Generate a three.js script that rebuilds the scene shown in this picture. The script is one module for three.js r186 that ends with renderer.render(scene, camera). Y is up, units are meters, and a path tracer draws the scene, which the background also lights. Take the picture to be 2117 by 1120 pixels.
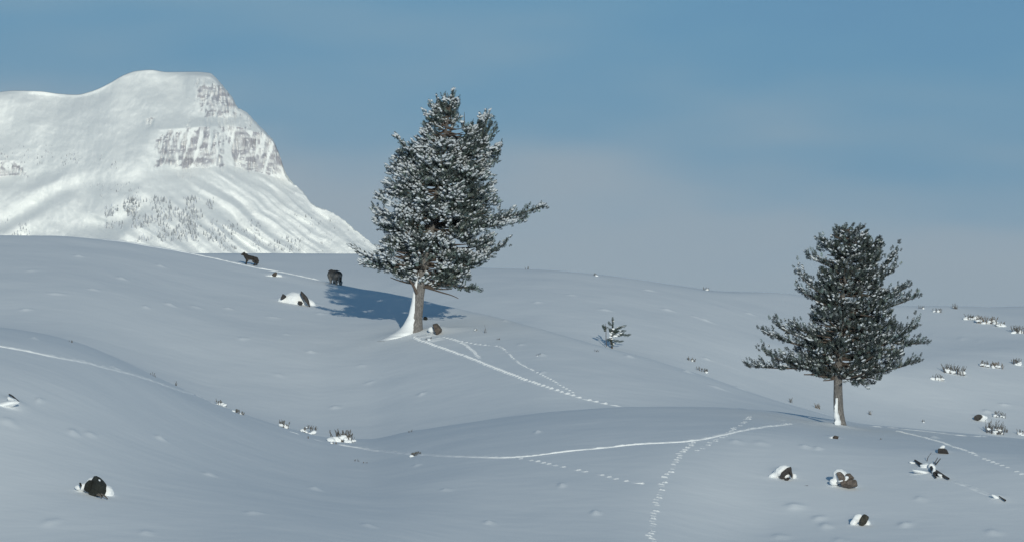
import * as THREE from 'three';
import { mergeGeometries, mergeVertices, toCreasedNormals } from 'three/addons/utils/BufferGeometryUtils.js';
import { MarchingCubes } from 'three/addons/objects/MarchingCubes.js';
import { ImprovedNoise } from 'three/addons/math/ImprovedNoise.js';

// ---------------------------------------------------------------- camera, sky, sun, exposure
const W = 2117, H = 1120, F = 9156, CX = W / 2, EYE = 760;      // lens length in photo pixels, row of the eye level
const scene = new THREE.Scene();
const camera = new THREE.PerspectiveCamera(2 * Math.atan(H / 2 / F) * 180 / Math.PI, W / H, 0.5, 40000);
camera.rotation.x = Math.atan((EYE - H / 2) / F);
scene.add(camera);
const renderer = new THREE.WebGLRenderer({ antialias: true });
renderer.setSize(1024, 541);
renderer.toneMapping = THREE.LinearToneMapping;
const EXPOSURE = 0.6;
renderer.toneMappingExposure = EXPOSURE;
renderer.shadowMap.enabled = true;
scene.fog = new THREE.FogExp2(new THREE.Color().setRGB(0.80, 0.90, 1.0), 0.000022);

const noise = new ImprovedNoise();
const n3 = (x, y, z = 0) => noise.noise(x, y, z);
function fbm(x, y, z = 0, o = 4) { let s = 0, a = 1, t = 0; for (let i = 0; i < o; i++) { s += a * n3(x, y, z + i * 7.3); t += a; a *= 0.5; x *= 2.03; y *= 2.03; z *= 2.03; } return s / t; }
const clamp = (x, a = 0, b = 1) => Math.min(b, Math.max(a, x));
const smooth = (a, b, x) => { const t = clamp((x - a) / (b - a)); return t * t * (3 - 2 * t); };
const lerp = (a, b, t) => a + (b - a) * t;
function rng(seed) { let s = seed >>> 0; return () => { s = (s + 0x6d2b79f5) | 0; let t = Math.imul(s ^ (s >>> 15), 1 | s); t = (t + Math.imul(t ^ (t >>> 7), 61 | t)) ^ t; return ((t ^ (t >>> 14)) >>> 0) / 4294967296; }; }
// monotone cubic through (xs, ys)
function pchip(xs, ys) {
  const n = xs.length, h = [], d = [], m = new Array(n).fill(0);
  for (let i = 0; i < n - 1; i++) { h[i] = xs[i + 1] - xs[i]; d[i] = (ys[i + 1] - ys[i]) / h[i]; }
  m[0] = d[0]; m[n - 1] = d[n - 2];
  for (let i = 1; i < n - 1; i++) if (d[i - 1] * d[i] > 0) { const a = 2 * h[i] + h[i - 1], b = h[i] + 2 * h[i - 1]; m[i] = (a + b) / (a / d[i - 1] + b / d[i]); }
  return (x) => {
    if (x <= xs[0]) return ys[0];
    if (x >= xs[n - 1]) return ys[n - 1];
    let i = 0; while (x > xs[i + 1]) i++;
    const t = (x - xs[i]) / h[i], t2 = t * t, t3 = t2 * t;
    return ys[i] * (2 * t3 - 3 * t2 + 1) + h[i] * m[i] * (t3 - 2 * t2 + t) + ys[i + 1] * (3 * t2 - 2 * t3) + h[i] * m[i + 1] * (t3 - t2);
  };
}
const curve = (list) => pchip(list.map((p) => p[0]), list.map((p) => p[1]));

// sky: pale haze bank low down, clear blue above, darker blue overhead
{
  const w = 4096, h = 2048, data = new Float32Array(w * h * 4);
  const ch = [0, 1, 2].map((c) => curve([[-2, [0.318, 0.394, 0.460]], [0.6, [0.322, 0.400, 0.466]], [1.5, [0.326, 0.407, 0.474]], [2.2, [0.312, 0.402, 0.478]], [2.7, [0.268, 0.383, 0.480]], [3.2, [0.222, 0.360, 0.478]], [3.8, [0.178, 0.337, 0.476]], [4.9, [0.132, 0.304, 0.470]], [9, [0.108, 0.245, 0.39]], [20, [0.078, 0.165, 0.27]], [45, [0.050, 0.115, 0.20]], [90, [0.040, 0.095, 0.175]]].map(([e, v]) => [e, v[c]])));
  for (let j = 0; j < h; j++) {
    const el = (j + 0.5) / h * 180 - 90;
    for (let i = 0; i < w; i++) {
      const az = (i + 0.5) / w * Math.PI * 2, k = (j * w + i) * 4;
      let e = el;
      if (el > -3 && el < 14) {
        const fade = smooth(14, 7, el), ca = Math.cos(az) * 14, sa = Math.sin(az) * 14;
        e = el + fade * (3 * Math.sin(az - Math.PI / 2) + 2.3 * fbm(ca * 0.55, sa * 0.55, el * 0.55, 3) + 0.85 * fbm(ca * 1.6 + 9, sa * 1.6, el * 1.9, 3));
      }
      for (let c = 0; c < 3; c++) data[k + c] = ch[c](e) / EXPOSURE;
      data[k + 3] = 1;
    }
  }
  const t = new THREE.DataTexture(data, w, h, THREE.RGBAFormat, THREE.FloatType);
  t.mapping = THREE.EquirectangularReflectionMapping; t.magFilter = t.minFilter = THREE.LinearFilter; t.needsUpdate = true;
  scene.background = t; scene.environment = t;
}
const SUN_AZ = 9 * Math.PI / 180, SUN_EL = 12 * Math.PI / 180;     // behind the camera to its right, low winter sun
const toSun = new THREE.Vector3(Math.sin(SUN_AZ) * Math.cos(SUN_EL), Math.sin(SUN_EL), Math.cos(SUN_AZ) * Math.cos(SUN_EL));
const sun = new THREE.DirectionalLight(new THREE.Color().setRGB(1.0, 0.992, 0.87), 4.45);
sun.target.position.set(0, 0, -230); sun.position.copy(sun.target.position).addScaledVector(toSun, 300);
sun.castShadow = true; sun.shadow.mapSize.set(4096, 4096);
Object.assign(sun.shadow.camera, { left: -120, right: 120, top: 120, bottom: -120, near: 1, far: 800 });
scene.add(sun, sun.target);

// ---------------------------------------------------------------- materials
function noiseTexture(size, f, seed, o = 4, sx = 1, sy = 1) {       // tiling noise, grey
  const data = new Uint8Array(size * size * 4);
  for (let j = 0; j < size; j++) for (let i = 0; i < size; i++) {
    const a = i / size * Math.PI * 2, b = j / size * Math.PI * 2;
    let s = 0, amp = 1, tot = 0, fr = f;
    for (let q = 0; q < o; q++) { s += amp * n3(Math.cos(a) * fr * sx + seed, Math.sin(a) * fr * sx + Math.cos(b) * fr * sy, Math.sin(b) * fr * sy + q * 11); tot += amp; amp *= 0.55; fr *= 2; }
    const v = clamp(0.5 + 0.5 * s / tot * 1.5) * 255, k = (j * size + i) * 4;
    data[k] = data[k + 1] = data[k + 2] = v; data[k + 3] = 255;
  }
  const t = new THREE.DataTexture(data, size, size); t.wrapS = t.wrapT = THREE.RepeatWrapping; t.magFilter = THREE.LinearFilter; t.minFilter = THREE.LinearFilter; t.needsUpdate = true;
  return t;
}
const rgb = (r, g, b) => new THREE.Color().setRGB(r, g, b);
const snowBump = noiseTexture(512, 2.2, 3, 5, 0.8, 1.6), barkBump = noiseTexture(256, 2.4, 8, 4, 2.2, 0.5), rockBump = noiseTexture(256, 2, 17, 5);
const barkTone = noiseTexture(256, 3.0, 28, 4, 2.6, 0.5);
const M = {
  snow: new THREE.MeshStandardMaterial({ color: rgb(0.84, 0.86, 0.88), roughness: 0.95, bumpMap: snowBump, bumpScale: 0.005 }),
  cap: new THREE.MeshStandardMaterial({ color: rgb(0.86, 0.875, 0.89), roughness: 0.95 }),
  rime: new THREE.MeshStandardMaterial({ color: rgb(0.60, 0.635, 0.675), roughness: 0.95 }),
  bark: new THREE.MeshStandardMaterial({ color: rgb(0.47, 0.44, 0.42), roughness: 0.95, map: barkTone, bumpMap: barkBump, bumpScale: 0.08 }),
  bough: new THREE.MeshStandardMaterial({ color: rgb(0.10, 0.078, 0.065), roughness: 0.95 }),
  fir: new THREE.MeshStandardMaterial({ color: rgb(0.042, 0.062, 0.056), roughness: 0.85, side: THREE.DoubleSide }),
  pine: new THREE.MeshStandardMaterial({ color: rgb(0.042, 0.060, 0.056), roughness: 0.85, side: THREE.DoubleSide }),
  rock: new THREE.MeshStandardMaterial({ vertexColors: true, roughness: 0.95, bumpMap: rockBump, bumpScale: 0.05 }),
  twig: new THREE.MeshStandardMaterial({ color: rgb(0.13, 0.115, 0.10), roughness: 0.95 }),
  sage: new THREE.MeshStandardMaterial({ color: rgb(0.16, 0.15, 0.135), roughness: 0.95, side: THREE.DoubleSide }),
  straw: new THREE.MeshStandardMaterial({ color: rgb(0.20, 0.15, 0.10), roughness: 0.95, side: THREE.DoubleSide }),
  wood: new THREE.MeshStandardMaterial({ color: rgb(0.095, 0.085, 0.08), roughness: 0.95, bumpMap: barkBump, bumpScale: 0.02 }),
  fur: new THREE.MeshStandardMaterial({ vertexColors: true, roughness: 0.95 }),
  eye: new THREE.MeshStandardMaterial({ color: rgb(0.02, 0.015, 0.01), roughness: 0.3 }),
  mountain: new THREE.MeshStandardMaterial({ vertexColors: true, roughness: 0.95 }),
  farTree: new THREE.MeshStandardMaterial({ color: rgb(0.50, 0.52, 0.54), roughness: 0.95 }),
};

// ---------------------------------------------------------------- bookkeeping
const used = {};
function numbered(name) { const n = used[name] = (used[name] ?? -1) + 1; return n ? `${name}_${String(n).padStart(3, '0')}` : name; }
function shade(o) { o.traverse((m) => { if (m.isMesh) m.castShadow = m.receiveShadow = true; }); return o; }
function thing(name, label, category, pos, group) {
  const o = new THREE.Group(); o.name = numbered(name); o.position.copy(pos); o.userData = { label, category };
  if (group) o.userData.group = group;
  scene.add(o); return o;
}
function part(name, geo, mat, parent, kind) {
  const m = new THREE.Mesh(geo, mat); m.name = name; m.castShadow = m.receiveShadow = true;
  if (kind) m.userData.kind = kind;
  parent.add(m); return m;
}
function struct(name, geo, mat, label) {
  const m = new THREE.Mesh(geo, mat); m.name = numbered(name); m.userData = { kind: 'structure' };
  if (label) m.userData.label = label;
  m.castShadow = m.receiveShadow = true; scene.add(m); return m;
}

// ---------------------------------------------------------------- terrain: three snowy swells one behind another
const C1 = curve([[-900, 640], [-300, 650], [0, 675], [70, 685], [150, 703], [250, 742], [350, 789], [440, 832], [520, 862], [600, 886], [680, 904], [760, 908], [850, 893], [1000, 871], [1150, 852], [1290, 842], [1400, 841], [1500, 844], [1600, 852], [1700, 866], [1800, 879], [1900, 888], [2000, 897], [2117, 907], [2500, 930], [3000, 940]]);
const D1 = curve([[-900, 140], [0, 150], [440, 160], [740, 164], [1000, 160], [1300, 159], [1600, 163], [1735, 163], [2117, 160], [3000, 150]]);
const C3 = curve([[-900, 520], [-300, 495], [0, 487], [100, 486.5], [200, 492], [300, 505], [400, 523], [480, 539], [560, 556], [640, 572], [720, 589], [800, 604], [870, 619], [950, 637], [1050, 660], [1150, 688], [1250, 716], [1350, 744], [1450, 777], [1550, 812], [1650, 842], [1720, 862], [1850, 895], [2117, 930], [3000, 960]]);
const C4 = curve([[-900, 560], [0, 538], [300, 529], [440, 523.5], [600, 524], [730, 525], [850, 537], [1000, 553], [1100, 556], [1250, 569], [1400, 589], [1500, 602], [1640, 607], [1750, 620], [1900, 638], [2000, 636], [2117, 632], [2600, 625], [3200, 640]]);
const nearH = curve([[-600, 25], [-200, 9], [-40, 0.5], [-8, -1.7], [6, -1.8], [30, -6.2], [60, -10]]);
const TOE = curve([[-900, 208], [-300, 204], [0, 200], [300, 194], [600, 187], [855, 184], [1100, 183], [1350, 187], [1700, 190], [3000, 190]]);
const softMax = (a, b, k = 9) => (a + b + Math.sqrt((a - b) ** 2 + k * k)) / 2;
function column(u) {                                                 // profile of the snow along one line of sight: three even slopes with rounded tops
  const c1 = C1(u), d1 = D1(u), c3 = C3(u), c4 = C4(u), db = lerp(lerp(113, 122, smooth(500, 1100, u)), 127, smooth(1250, 1600, u)), w1 = smooth(450, 900, u), w2 = smooth(1250, 1600, u), T3 = 0.150, T4 = 0.135;
  const h = (y, D) => (EYE - y) / F * D, row = (hh, D) => EYE - hh / D * F;
  const dt = TOE(u), ht = h(c1 + 12, dt), d3 = softMax(dt + 15, (T3 * dt - ht) / (T3 - (EYE - c3) / F) + 3), h3 = h(c3, d3), s3 = (h3 - ht) / (d3 - dt);
  const e4 = d3 + 26, y4 = softMax(c3, c4) + lerp(55, 20, smooth(450, 1000, u)), he = h(y4, e4), d4 = softMax(e4 + 16, (T4 * e4 - he) / (T4 - (EYE - c4) / F) + 4), h4 = h(c4, d4), s4 = (h4 - he) / (d4 - e4);
  return pchip([60, 92, db, d1 - 18, d1 - 8, d1, (d1 + dt) / 2, dt, (dt + d3) / 2, d3 - 6, d3, d3 + 13, e4, (e4 + d4) / 2, d4 - 7, d4, d4 + 90, 900],
    [EYE + 10 / 60 * F, 1500, 1122, c1 + lerp(lerp(0.22, 0.27, w1), 0.13, w2) * (1122 - c1), c1 + lerp(lerp(0.045, 0.075, w1), 0.03, w2) * (1122 - c1), c1, c1 + 50, c1 + 12, row((ht + h3) / 2 + s3, (dt + d3) / 2), row(h3 - 5.0 * Math.max(0.02, s3), d3 - 6), c3, softMax(c3 + 24, y4 - 4), y4, row((he + h4) / 2 + s4, (e4 + d4) / 2), row(h4 - 5.4 * s4, d4 - 7), c4, c4 + 40, EYE + 60 / 900 * F]);
}
const uOf = (x, D) => CX + x / Math.max(D, 60) * F;
const xOf = (u, D) => (u - CX) / F * Math.max(D, 60);
function baseHeight(col, D) {
  if (D <= 60) return nearH(D);
  if (D >= 900) return -60;
  return (EYE - col(D)) / F * D;
}
const folds = [], bumps = [];
const cellOf = new Map(), CELL = 4;
function addBump(x, z, h, rx, rz, lean = 0) {
  const b = { x, z, h, rx, rz, lean }; bumps.push(b);
  const r = Math.max(rx, rz) * 3;
  for (let i = Math.floor((x - r) / CELL); i <= Math.floor((x + r) / CELL); i++) for (let j = Math.floor((z - r) / CELL); j <= Math.floor((z + r) / CELL); j++) { const k = i * 100003 + j; if (!cellOf.has(k)) cellOf.set(k, []); cellOf.get(k).push(b); }
}
function relief(x, D) {                                              // wind-laid unevenness, folds and buried hummocks
  if (D < 60 || D > 700) return 0;
  const z = -D; let h = 0;
  h += 0.16 * fbm(x * 0.075, z * 0.05, 1.5, 2) + 0.05 * fbm(x * 0.28, z * 0.22, 4, 2) + 0.009 * n3(x * 0.9, z * 2.0, 9);
  if (D > 225) for (const f of folds) {
    for (let i = 0; i < f.pts.length - 1; i++) {
      const [ax, az] = f.pts[i], [bx, bz] = f.pts[i + 1], lx = bx - ax, lz = bz - az, t = clamp(((x - ax) * lx + (z - az) * lz) / (lx * lx + lz * lz));
      if (i < f.pts.length - 2 && t >= 1) continue;
      const d = Math.hypot(x - ax - lx * t, z - az - lz * t); h += f.h * Math.exp(-d * d / (2 * f.s * f.s)); break;
    }
  }
  const list = cellOf.get(Math.floor(x / CELL) * 100003 + Math.floor(z / CELL));
  if (list) for (const b of list) { const dx = (x - b.x) / b.rx, dz = (z - b.z) / b.rz; const q = dx * dx + dz * dz; if (q < 9) h += b.h * Math.exp(-q); }
  return h;
}
const height = (x, D, col) => baseHeight(col ?? column(uOf(x, D)), D) + relief(x, D);
function hit(u, y, from = 100) {                                     // where the line of sight through a pixel meets the snow
  const col = column(u), f = (D) => height(xOf(u, D), D, col) - (EYE - y) / F * D;
  let a = from;
  for (let D = from; D < 900; D += 0.4) {
    if (f(D) >= 0) { let lo = a, hi = D; for (let k = 0; k < 18; k++) { const m = (lo + hi) / 2; if (f(m) >= 0) hi = m; else lo = m; } return new THREE.Vector3(xOf(u, hi), height(xOf(u, hi), hi, col), -hi); }
    a = D;
  }
  return hit(u, y + 2, from);
}
const groundAt = (x, z) => height(x, -z);
// folds of the far slope, along which the brush pokes out
for (const [px, h, s] of [[[[1880, 792], [1975, 772], [2060, 757], [2200, 738]], 0.55, 4], [[[1985, 655], [2050, 668], [2130, 690]], 0.35, 4]]) {
  const pts = px.map(([u, y]) => { const p = hit(u, y); return [p.x, p.z]; });
  folds.push({ pts, h, s });
}
// buried hummocks that catch the sun
const hum = rng(77);
for (const [u, y, w, k = 1] of [[110, 607, 34], [190, 598, 20], [350, 629, 22], [402, 634, 22], [300, 634, 14], [575, 774, 22], [500, 700, 20], [590, 690, 14], [745, 755, 16], [560, 655, 26], [470, 637, 18], [660, 648, 18], [50, 640, 22],
  [70, 699, 14], [15, 870, 34], [80, 828, 14], [150, 893, 22], [185, 897, 20], [330, 905, 20], [235, 760, 16], [1480, 800, 34], [1530, 803, 30, 1.3], [1420, 768, 18], [1460, 741, 16], [1300, 736, 16], [1520, 912, 24], [1570, 915, 26], [1663, 922, 18], [1690, 926, 16], [1640, 1047, 36], [1690, 1072, 26], [1705, 1087, 24],
  [1610, 1108, 30], [1735, 1116, 26], [1460, 662, 26], [1550, 648, 18], [1440, 655, 26], [1380, 640, 24], [1160, 1003, 14], [1110, 893, 12], [920, 1012, 20], [860, 962, 16], [1120, 733, 14], [1075, 712, 14], [1045, 663, 14], [1930, 905, 20], [2075, 836, 20], [2040, 850, 16], [1120, 770, 12], [640, 727, 16], [760, 792, 18], [690, 842, 20], [870, 815, 14],
  [1990, 700, 16], [2025, 705, 14], [1930, 690, 14], [1700, 660, 14], [1340, 600, 22], [1180, 610, 20], [1110, 625, 18], [1250, 640, 22], [2050, 1100, 30], [1870, 1085, 26], [1900, 1030, 20], [430, 980, 24], [520, 1060, 30], [650, 1010, 24], [100, 1080, 30], [300, 1100, 26], [760, 1085, 26], [1010, 1080, 22], [1230, 1060, 18], [330, 550, 18], [160, 530, 18], [250, 575, 20], [60, 560, 18]]) {
  const p = hit(u, y), m = -p.z / F;
  addBump(p.x, p.z, (0.045 + 0.05 * hum()) * k, w * m * 0.42, 0.2 + 0.16 * hum());
  addBump(p.x + w * m * 0.5, p.z + 0.3 - 0.6 * hum(), 0.028 * k, w * m * 0.35, 0.2);
}
for (const [u, y, w, h] of [[614, 625, 50, 0.2], [200, 1016, 44, 0.1], [1622, 980, 36, 0.1], [1744, 1000, 40, 0.1], [1780, 1080, 28, 0.08], [1726, 904, 22, 0.05], [1948, 934, 24, 0.06], [566, 569, 34, 0.08], [2030, 866, 24, 0.12], [1930, 984, 50, 0.06], [2066, 1034, 30, 0.05], [24, 836, 40, 0.09], [900, 686, 30, 0.1], [705, 912, 44, 0.08]]) { const p = hit(u, y), m = -p.z / F; addBump(p.x, p.z - 0.25, h, w * m * 0.62, 0.5); }
const treeL = hit(855, 692), treeR = hit(1736, 882);
addBump(treeL.x - 0.3, treeL.z - 0.5, 0.18, 1.6, 1.5); addBump(treeL.x + 1.4, treeL.z + 0.2, 0.12, 1.2, 0.8); addBump(treeR.x - 0.2, treeR.z, 0.1, 0.9, 0.8);
{
  const us = [], Ds = [];
  for (let u = -14000; u < -1500; u += 900) us.push(u);
  for (let u = -1500; u < -110; u += 60) us.push(u);
  for (let u = -110; u <= 2228; u += 3.4) us.push(u);
  for (let u = 2260; u < 3600; u += 60) us.push(u);
  for (let u = 3600; u < 16500; u += 900) us.push(u);
  for (let D = -600; D < 60; D += 22) Ds.push(D);
  for (let D = 60; D < 108; D += 2) Ds.push(D);
  for (let D = 108; D < 275; D += 0.24) Ds.push(D);
  for (let D = 275; D < 420; D += 0.9) Ds.push(D);
  for (let D = 420; D < 12000; D *= 1.06) Ds.push(D);
  const nu = us.length, nd = Ds.length, pos = new Float32Array(nu * nd * 3), uv = new Float32Array(nu * nd * 2);
  for (let i = 0; i < nu; i++) {
    const col = column(us[i]);
    for (let j = 0; j < nd; j++) {
      const D = Ds[j], x = xOf(us[i], D), k = j * nu + i;
      pos[k * 3] = x; pos[k * 3 + 1] = height(x, D, col); pos[k * 3 + 2] = -D; uv[k * 2] = x / 5; uv[k * 2 + 1] = D / 5;
    }
  }
  const index = new Uint32Array((nu - 1) * (nd - 1) * 6); let q = 0;
  for (let j = 0; j < nd - 1; j++) for (let i = 0; i < nu - 1; i++) { const a = j * nu + i, b = a + 1, c = a + nu, d = c + 1; index[q++] = a; index[q++] = b; index[q++] = d; index[q++] = a; index[q++] = d; index[q++] = c; }
  const g = new THREE.BufferGeometry();
  g.setAttribute('position', new THREE.BufferAttribute(pos, 3)); g.setAttribute('uv', new THREE.BufferAttribute(uv, 2)); g.setIndex(new THREE.BufferAttribute(index, 1)); g.computeVertexNormals();
  struct('ground', g, M.snow, 'smooth wind-packed snow covering the rolling hills');
}

// ---------------------------------------------------------------- the mountain, 8 km off
const S = curve([[-3200, 800], [-2400, 560], [-1700, 420], [-1100, 330], [-700, 275], [-420, 236], [-250, 212], [-100, 196], [0, 189], [25, 186.5], [80, 188], [120, 193], [155, 195], [190, 187], [225, 171], [255, 154], [282, 145.5], [310, 143.5], [345, 148], [400, 147.5], [432, 150], [445, 160], [462, 180], [478, 200], [490, 221], [508, 232], [530, 254], [550, 275], [563, 288], [574, 312], [582, 335], [592, 362], [605, 378], [625, 395], [650, 424], [680, 436], [705, 452], [735, 476], [765, 500], [800, 530], [850, 575], [950, 700], [1050, 830]]);
const blob = (u, y, a, b, c, d, e) => smooth(a - e, a + e, u) * smooth(b + e, b - e, u) * smooth(c - e, c + e, y) * smooth(d + e, d - e, y);
function cliff(u, y) {
  const wob = 40 * fbm(u * 0.018, y * 0.012, 71, 2) + 26 * n3(u * 0.045, y * 0.03, 3) + 13 * n3(u * 0.16, y * 0.1, 8);
  const a = blob(u + wob * 0.6, y + wob, 318, 452, 272 - (u - 318) * 0.12, 350, 7);
  const b = blob(u + wob * 0.6, y + wob, 474, 592, 262 + (u - 474) * 0.28, 340 + (u - 474) * 0.24, 7);
  const c = blob(u + wob * 0.5, y + wob, 402 + (y - 165) * 0.25, 480 + (y - 165) * 0.55, 172, 262, 8) * 0.9;
  const d = blob(u + wob, y + wob, -200, 34, 334, 362, 6);
  const e = blob(u + wob * 1.4, y + wob, 480, 572, 222, 292, 9) * 0.85;
  const f = 0.8 * blob(u, y, 392 + (y - 165) * 0.1, 500 + (y - 165) * 0.45, 160, 372, 14) * smooth(0.0, 0.22, fbm(u * 0.05, y * 0.022, 51, 3));
  const m = Math.max(a, b, c, d, e, f), torn = smooth(-0.22, 0.12, fbm(u * 0.034, y * 0.036, 21, 3) + 0.24) * smooth(-0.42, -0.05, n3(u * 0.085 + y * 0.02, y * 0.012, 31) + 0.3 * n3(u * 0.2, y * 0.06, 44));
  return clamp(m * torn);
}
// how far the walls stand out from the even slope: undercut at the foot, proud at the rim
function bench(u, y) {
  const one = (a, b, e, yc, hh, A) => { const w = smooth(a - e, a + e, u) * smooth(b + e, b - e, u), q = (y - yc) / hh, g = Math.abs(q) < 1 ? q : Math.sign(q) * Math.exp(-(Math.abs(q) - 1) * 0.7); return A * w * g; };
  return one(320, 460, 45, 310 - (u - 318) * 0.06, 42, 44) + one(470, 600, 30, 300 + (u - 474) * 0.26, 42, 40) + one(405, 500, 35, 208, 34, 26) + one(-300, 30, 30, 348, 16, 18);
}
const mtn = (() => {
  const us = [], nR = 232, yB = 566;
  for (let u = -3200; u < -420; u += 40) us.push(u);
  for (let u = -420; u < -40; u += 10) us.push(u);
  for (let u = -40; u <= 800; u += 1.9) us.push(u);
  for (let u = 808; u <= 1050; u += 11) us.push(u);
  const nu = us.length, low = 6, back = 8, nd = low + nR + 1 + back, pos = new Float32Array(nu * nd * 3), col = new Float32Array(nu * nd * 3), grid = [];
  us.forEach((u, i) => {
    const s = S(u) + smooth(435, 460, u) * (2.6 * n3(u * 0.11, 2.2) + 2.0 * n3(u * 0.33, 7.7)), base = Math.max(yB, s + 30);
    const D0 = 7650 + 0.25 * Math.max(0, u - 420) + 40 * Math.sin(u * 0.011 + 1.2) + 60 * smooth(250, -100, u) + 0.12 * Math.max(0, -420 - u);
    let D = D0; const rows = [];
    for (let j = low; j >= 1; j--) rows.push([lerp(base, 850, j / low), D0 - 300 * (j / low) ** 1.1 + 26 * fbm(u * 0.011, lerp(base, 850, j / low) * 0.013, 6, 2), 0]);
    for (let j = 0; j <= nR; j++) {
      const y = lerp(base, s, j / nR), c = cliff(u, y);
      const top = smooth(60, 0, y - s);
      let th = 42 + 5 * n3(u * 0.012, y * 0.014, 2) - 9 * blob(u, y, 90, 380, 205, 310, 32) + 5 * blob(u, y, 20, 330, 330, 450, 30) - 5 * top;
      th = clamp(th, 12, 60);
      if (j) D += (base - s) / nR / F * D / Math.tan(th * Math.PI / 180);
      const q = u * 0.60 + y * -0.80 + 9 * n3(u * 0.014, y * 0.018, 60), along = u * 0.8 + y * 0.6, gully = blob(u, y, 400, 860, 350, 620, 60) + 0.5 * blob(u, y, -100, 430, 400, 600, 40);
      let disp = bench(u, y) + 22 * fbm(u * 0.011, y * 0.013, 6, 2) + 4.5 * fbm(u * 0.06, y * 0.06, 1, 3) + 0.9 * fbm(u * 0.3, y * 0.3, 12, 2);
      disp += gully * (15 * (Math.abs(n3(q * 0.035, along * 0.004, 4)) * 2 - 0.6) + 4 * n3(q * 0.11, along * 0.012, 9));
      disp += blob(u, y, -60, 300, 370, 560, 30) * 11 * Math.sin((y + u * 0.32) * 0.075 + 3 * n3(u * 0.01, y * 0.01, 3));
      disp += c * (7 * Math.abs(n3(u * 0.16, y * 0.022, 7)) * 2 + 5 * n3(u * 0.38, y * 0.07, 2) + 3.0 * n3(u * 0.1, y * 0.28, 3));
      rows.push([y, D + disp * smooth(0, 0.02, 1 - j / nR) + 0, c]);
    }
    const [yc, Dc] = rows[rows.length - 1], hc = (EYE - yc) / F * Dc;
    for (let k = 1; k <= back; k++) { const d2 = Dc + 12 * k * k; rows.push([EYE - (hc - 3 * k * k * 1.3) / d2 * F, d2, 0]); }
    rows.forEach(([y, D, c], j) => { const k = j * nu + i; pos[k * 3] = (u - CX) / F * D; pos[k * 3 + 1] = (EYE - y) / F * D; pos[k * 3 + 2] = -D; col[k * 3] = c; });
    grid.push({ u, rows: rows.slice(low, low + nR + 1) });
  });
  const index = []; for (let j = 0; j < nd - 1; j++) for (let i = 0; i < nu - 1; i++) { const a = j * nu + i, b = a + 1, c = a + nu, d = c + 1; index.push(a, b, d, a, d, c); }
  const g = new THREE.BufferGeometry();
  g.setAttribute('position', new THREE.BufferAttribute(pos, 3)); g.setIndex(index); g.computeVertexNormals();
  const nrm = g.attributes.normal;
  for (let k = 0; k < nu * nd; k++) {                                // bare rock where the wall is too steep for snow to lie
    const x = pos[k * 3], y = pos[k * 3 + 1], c = col[k * 3];
    const ny = nrm.getY(k), spot = fbm(x * 0.06, y * 0.05, 2, 3);
    const bare = smooth(0.66, 0.42, ny + spot * 0.5) * smooth(0.15, 0.6, c) * (0.38 + 0.45 * smooth(-0.3, 0.25, n3(x * 0.035, y * 0.11, 5)));
    const tint = 0.5 + 0.5 * n3(x * 0.02, y * 0.06, 4);
    col[k * 3] = lerp(0.90, lerp(0.27, 0.35, tint), bare); col[k * 3 + 1] = lerp(0.91, lerp(0.27, 0.34, tint), bare); col[k * 3 + 2] = lerp(0.90, lerp(0.33, 0.38, tint), bare);
  }
  g.setAttribute('color', new THREE.BufferAttribute(col, 3));
  const m = struct('mountain', g, M.mountain, 'snow-covered mountain with grey cliffs behind the hills');
  m.userData.category = undefined; delete m.userData.category;
  return { at(u, y) { let i = 0; while (i < grid.length - 1 && grid[i + 1].u <= u) i++; const r = grid[i].rows; const t = clamp((y - r[0][0]) / (r[r.length - 1][0] - r[0][0])); const row = r[Math.round(t * (r.length - 1))]; return new THREE.Vector3((u - CX) / F * row[1], (EYE - row[0]) / F * row[1], -row[1]); } };
})();
{ // frosted forest on the mountain's lower slopes
  const R = rng(5), cone = [];
  for (let k = 0; k < 4; k++) { const c = new THREE.ConeGeometry(0.24 - k * 0.045, 0.42, 6, 1); c.translate(0, 0.24 + k * 0.2, 0); cone.push(c); }
  const g = mergeGeometries(cone), list = [];
  const patch = (n, a, b, c, d, hMin, hMax, dens = 0.05) => { for (let k = 0; k < n; k++) { const u = lerp(a, b, R()), y = lerp(c, d, R()); if (fbm(u * 0.025, y * 0.03, 2, 3) < dens - 0.15 || y < S(u) + 8) continue; list.push([u, y, lerp(hMin, hMax, R() ** 1.8) * 0.72]); } };
  patch(1300, 255, 440, 408, 500, 5, 13); patch(260, 215, 260, 425, 475, 5, 12, 0.1); patch(130, 430, 540, 455, 490, 5, 10, 0.1); patch(320, 420, 620, 490, 520, 5, 10, 0.12); patch(160, 150, 320, 378, 420, 4, 8, 0.14); patch(110, 0, 130, 300, 350, 4, 8, 0.1); patch(110, 90, 160, 310, 345, 4, 9, 0.1); patch(140, 600, 770, 395, 520, 4, 9, 0.1); patch(90, 200, 240, 320, 350, 4, 9, 0.15); patch(90, 0, 60, 455, 490, 5, 10, 0.1); patch(120, 385, 450, 160, 240, 3, 6, 0.12); patch(50, 655, 680, 415, 432, 6, 10, 0);patch(70, 540, 600, 260, 350, 3, 6, 0.1);
  const m = new THREE.InstancedMesh(g, M.farTree, list.length), o = new THREE.Object3D();
  list.forEach(([u, y, h], i) => { o.position.copy(mtn.at(u, y)); o.position.y -= 1.2; o.rotation.y = R() * 6; o.scale.set(h * 1.0, h, h * 1.0); o.updateMatrix(); m.setMatrixAt(i, o.matrix); const f = 0.6 + 0.9 * R(); m.setColorAt(i, rgb(f, f, f * 1.02)); });
  m.name = 'distant_forest'; m.userData = { kind: 'stuff', label: 'frosted conifers scattered over the lower slopes of the mountain', category: 'forest' };
  m.castShadow = m.receiveShadow = true; scene.add(m);
}

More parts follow.
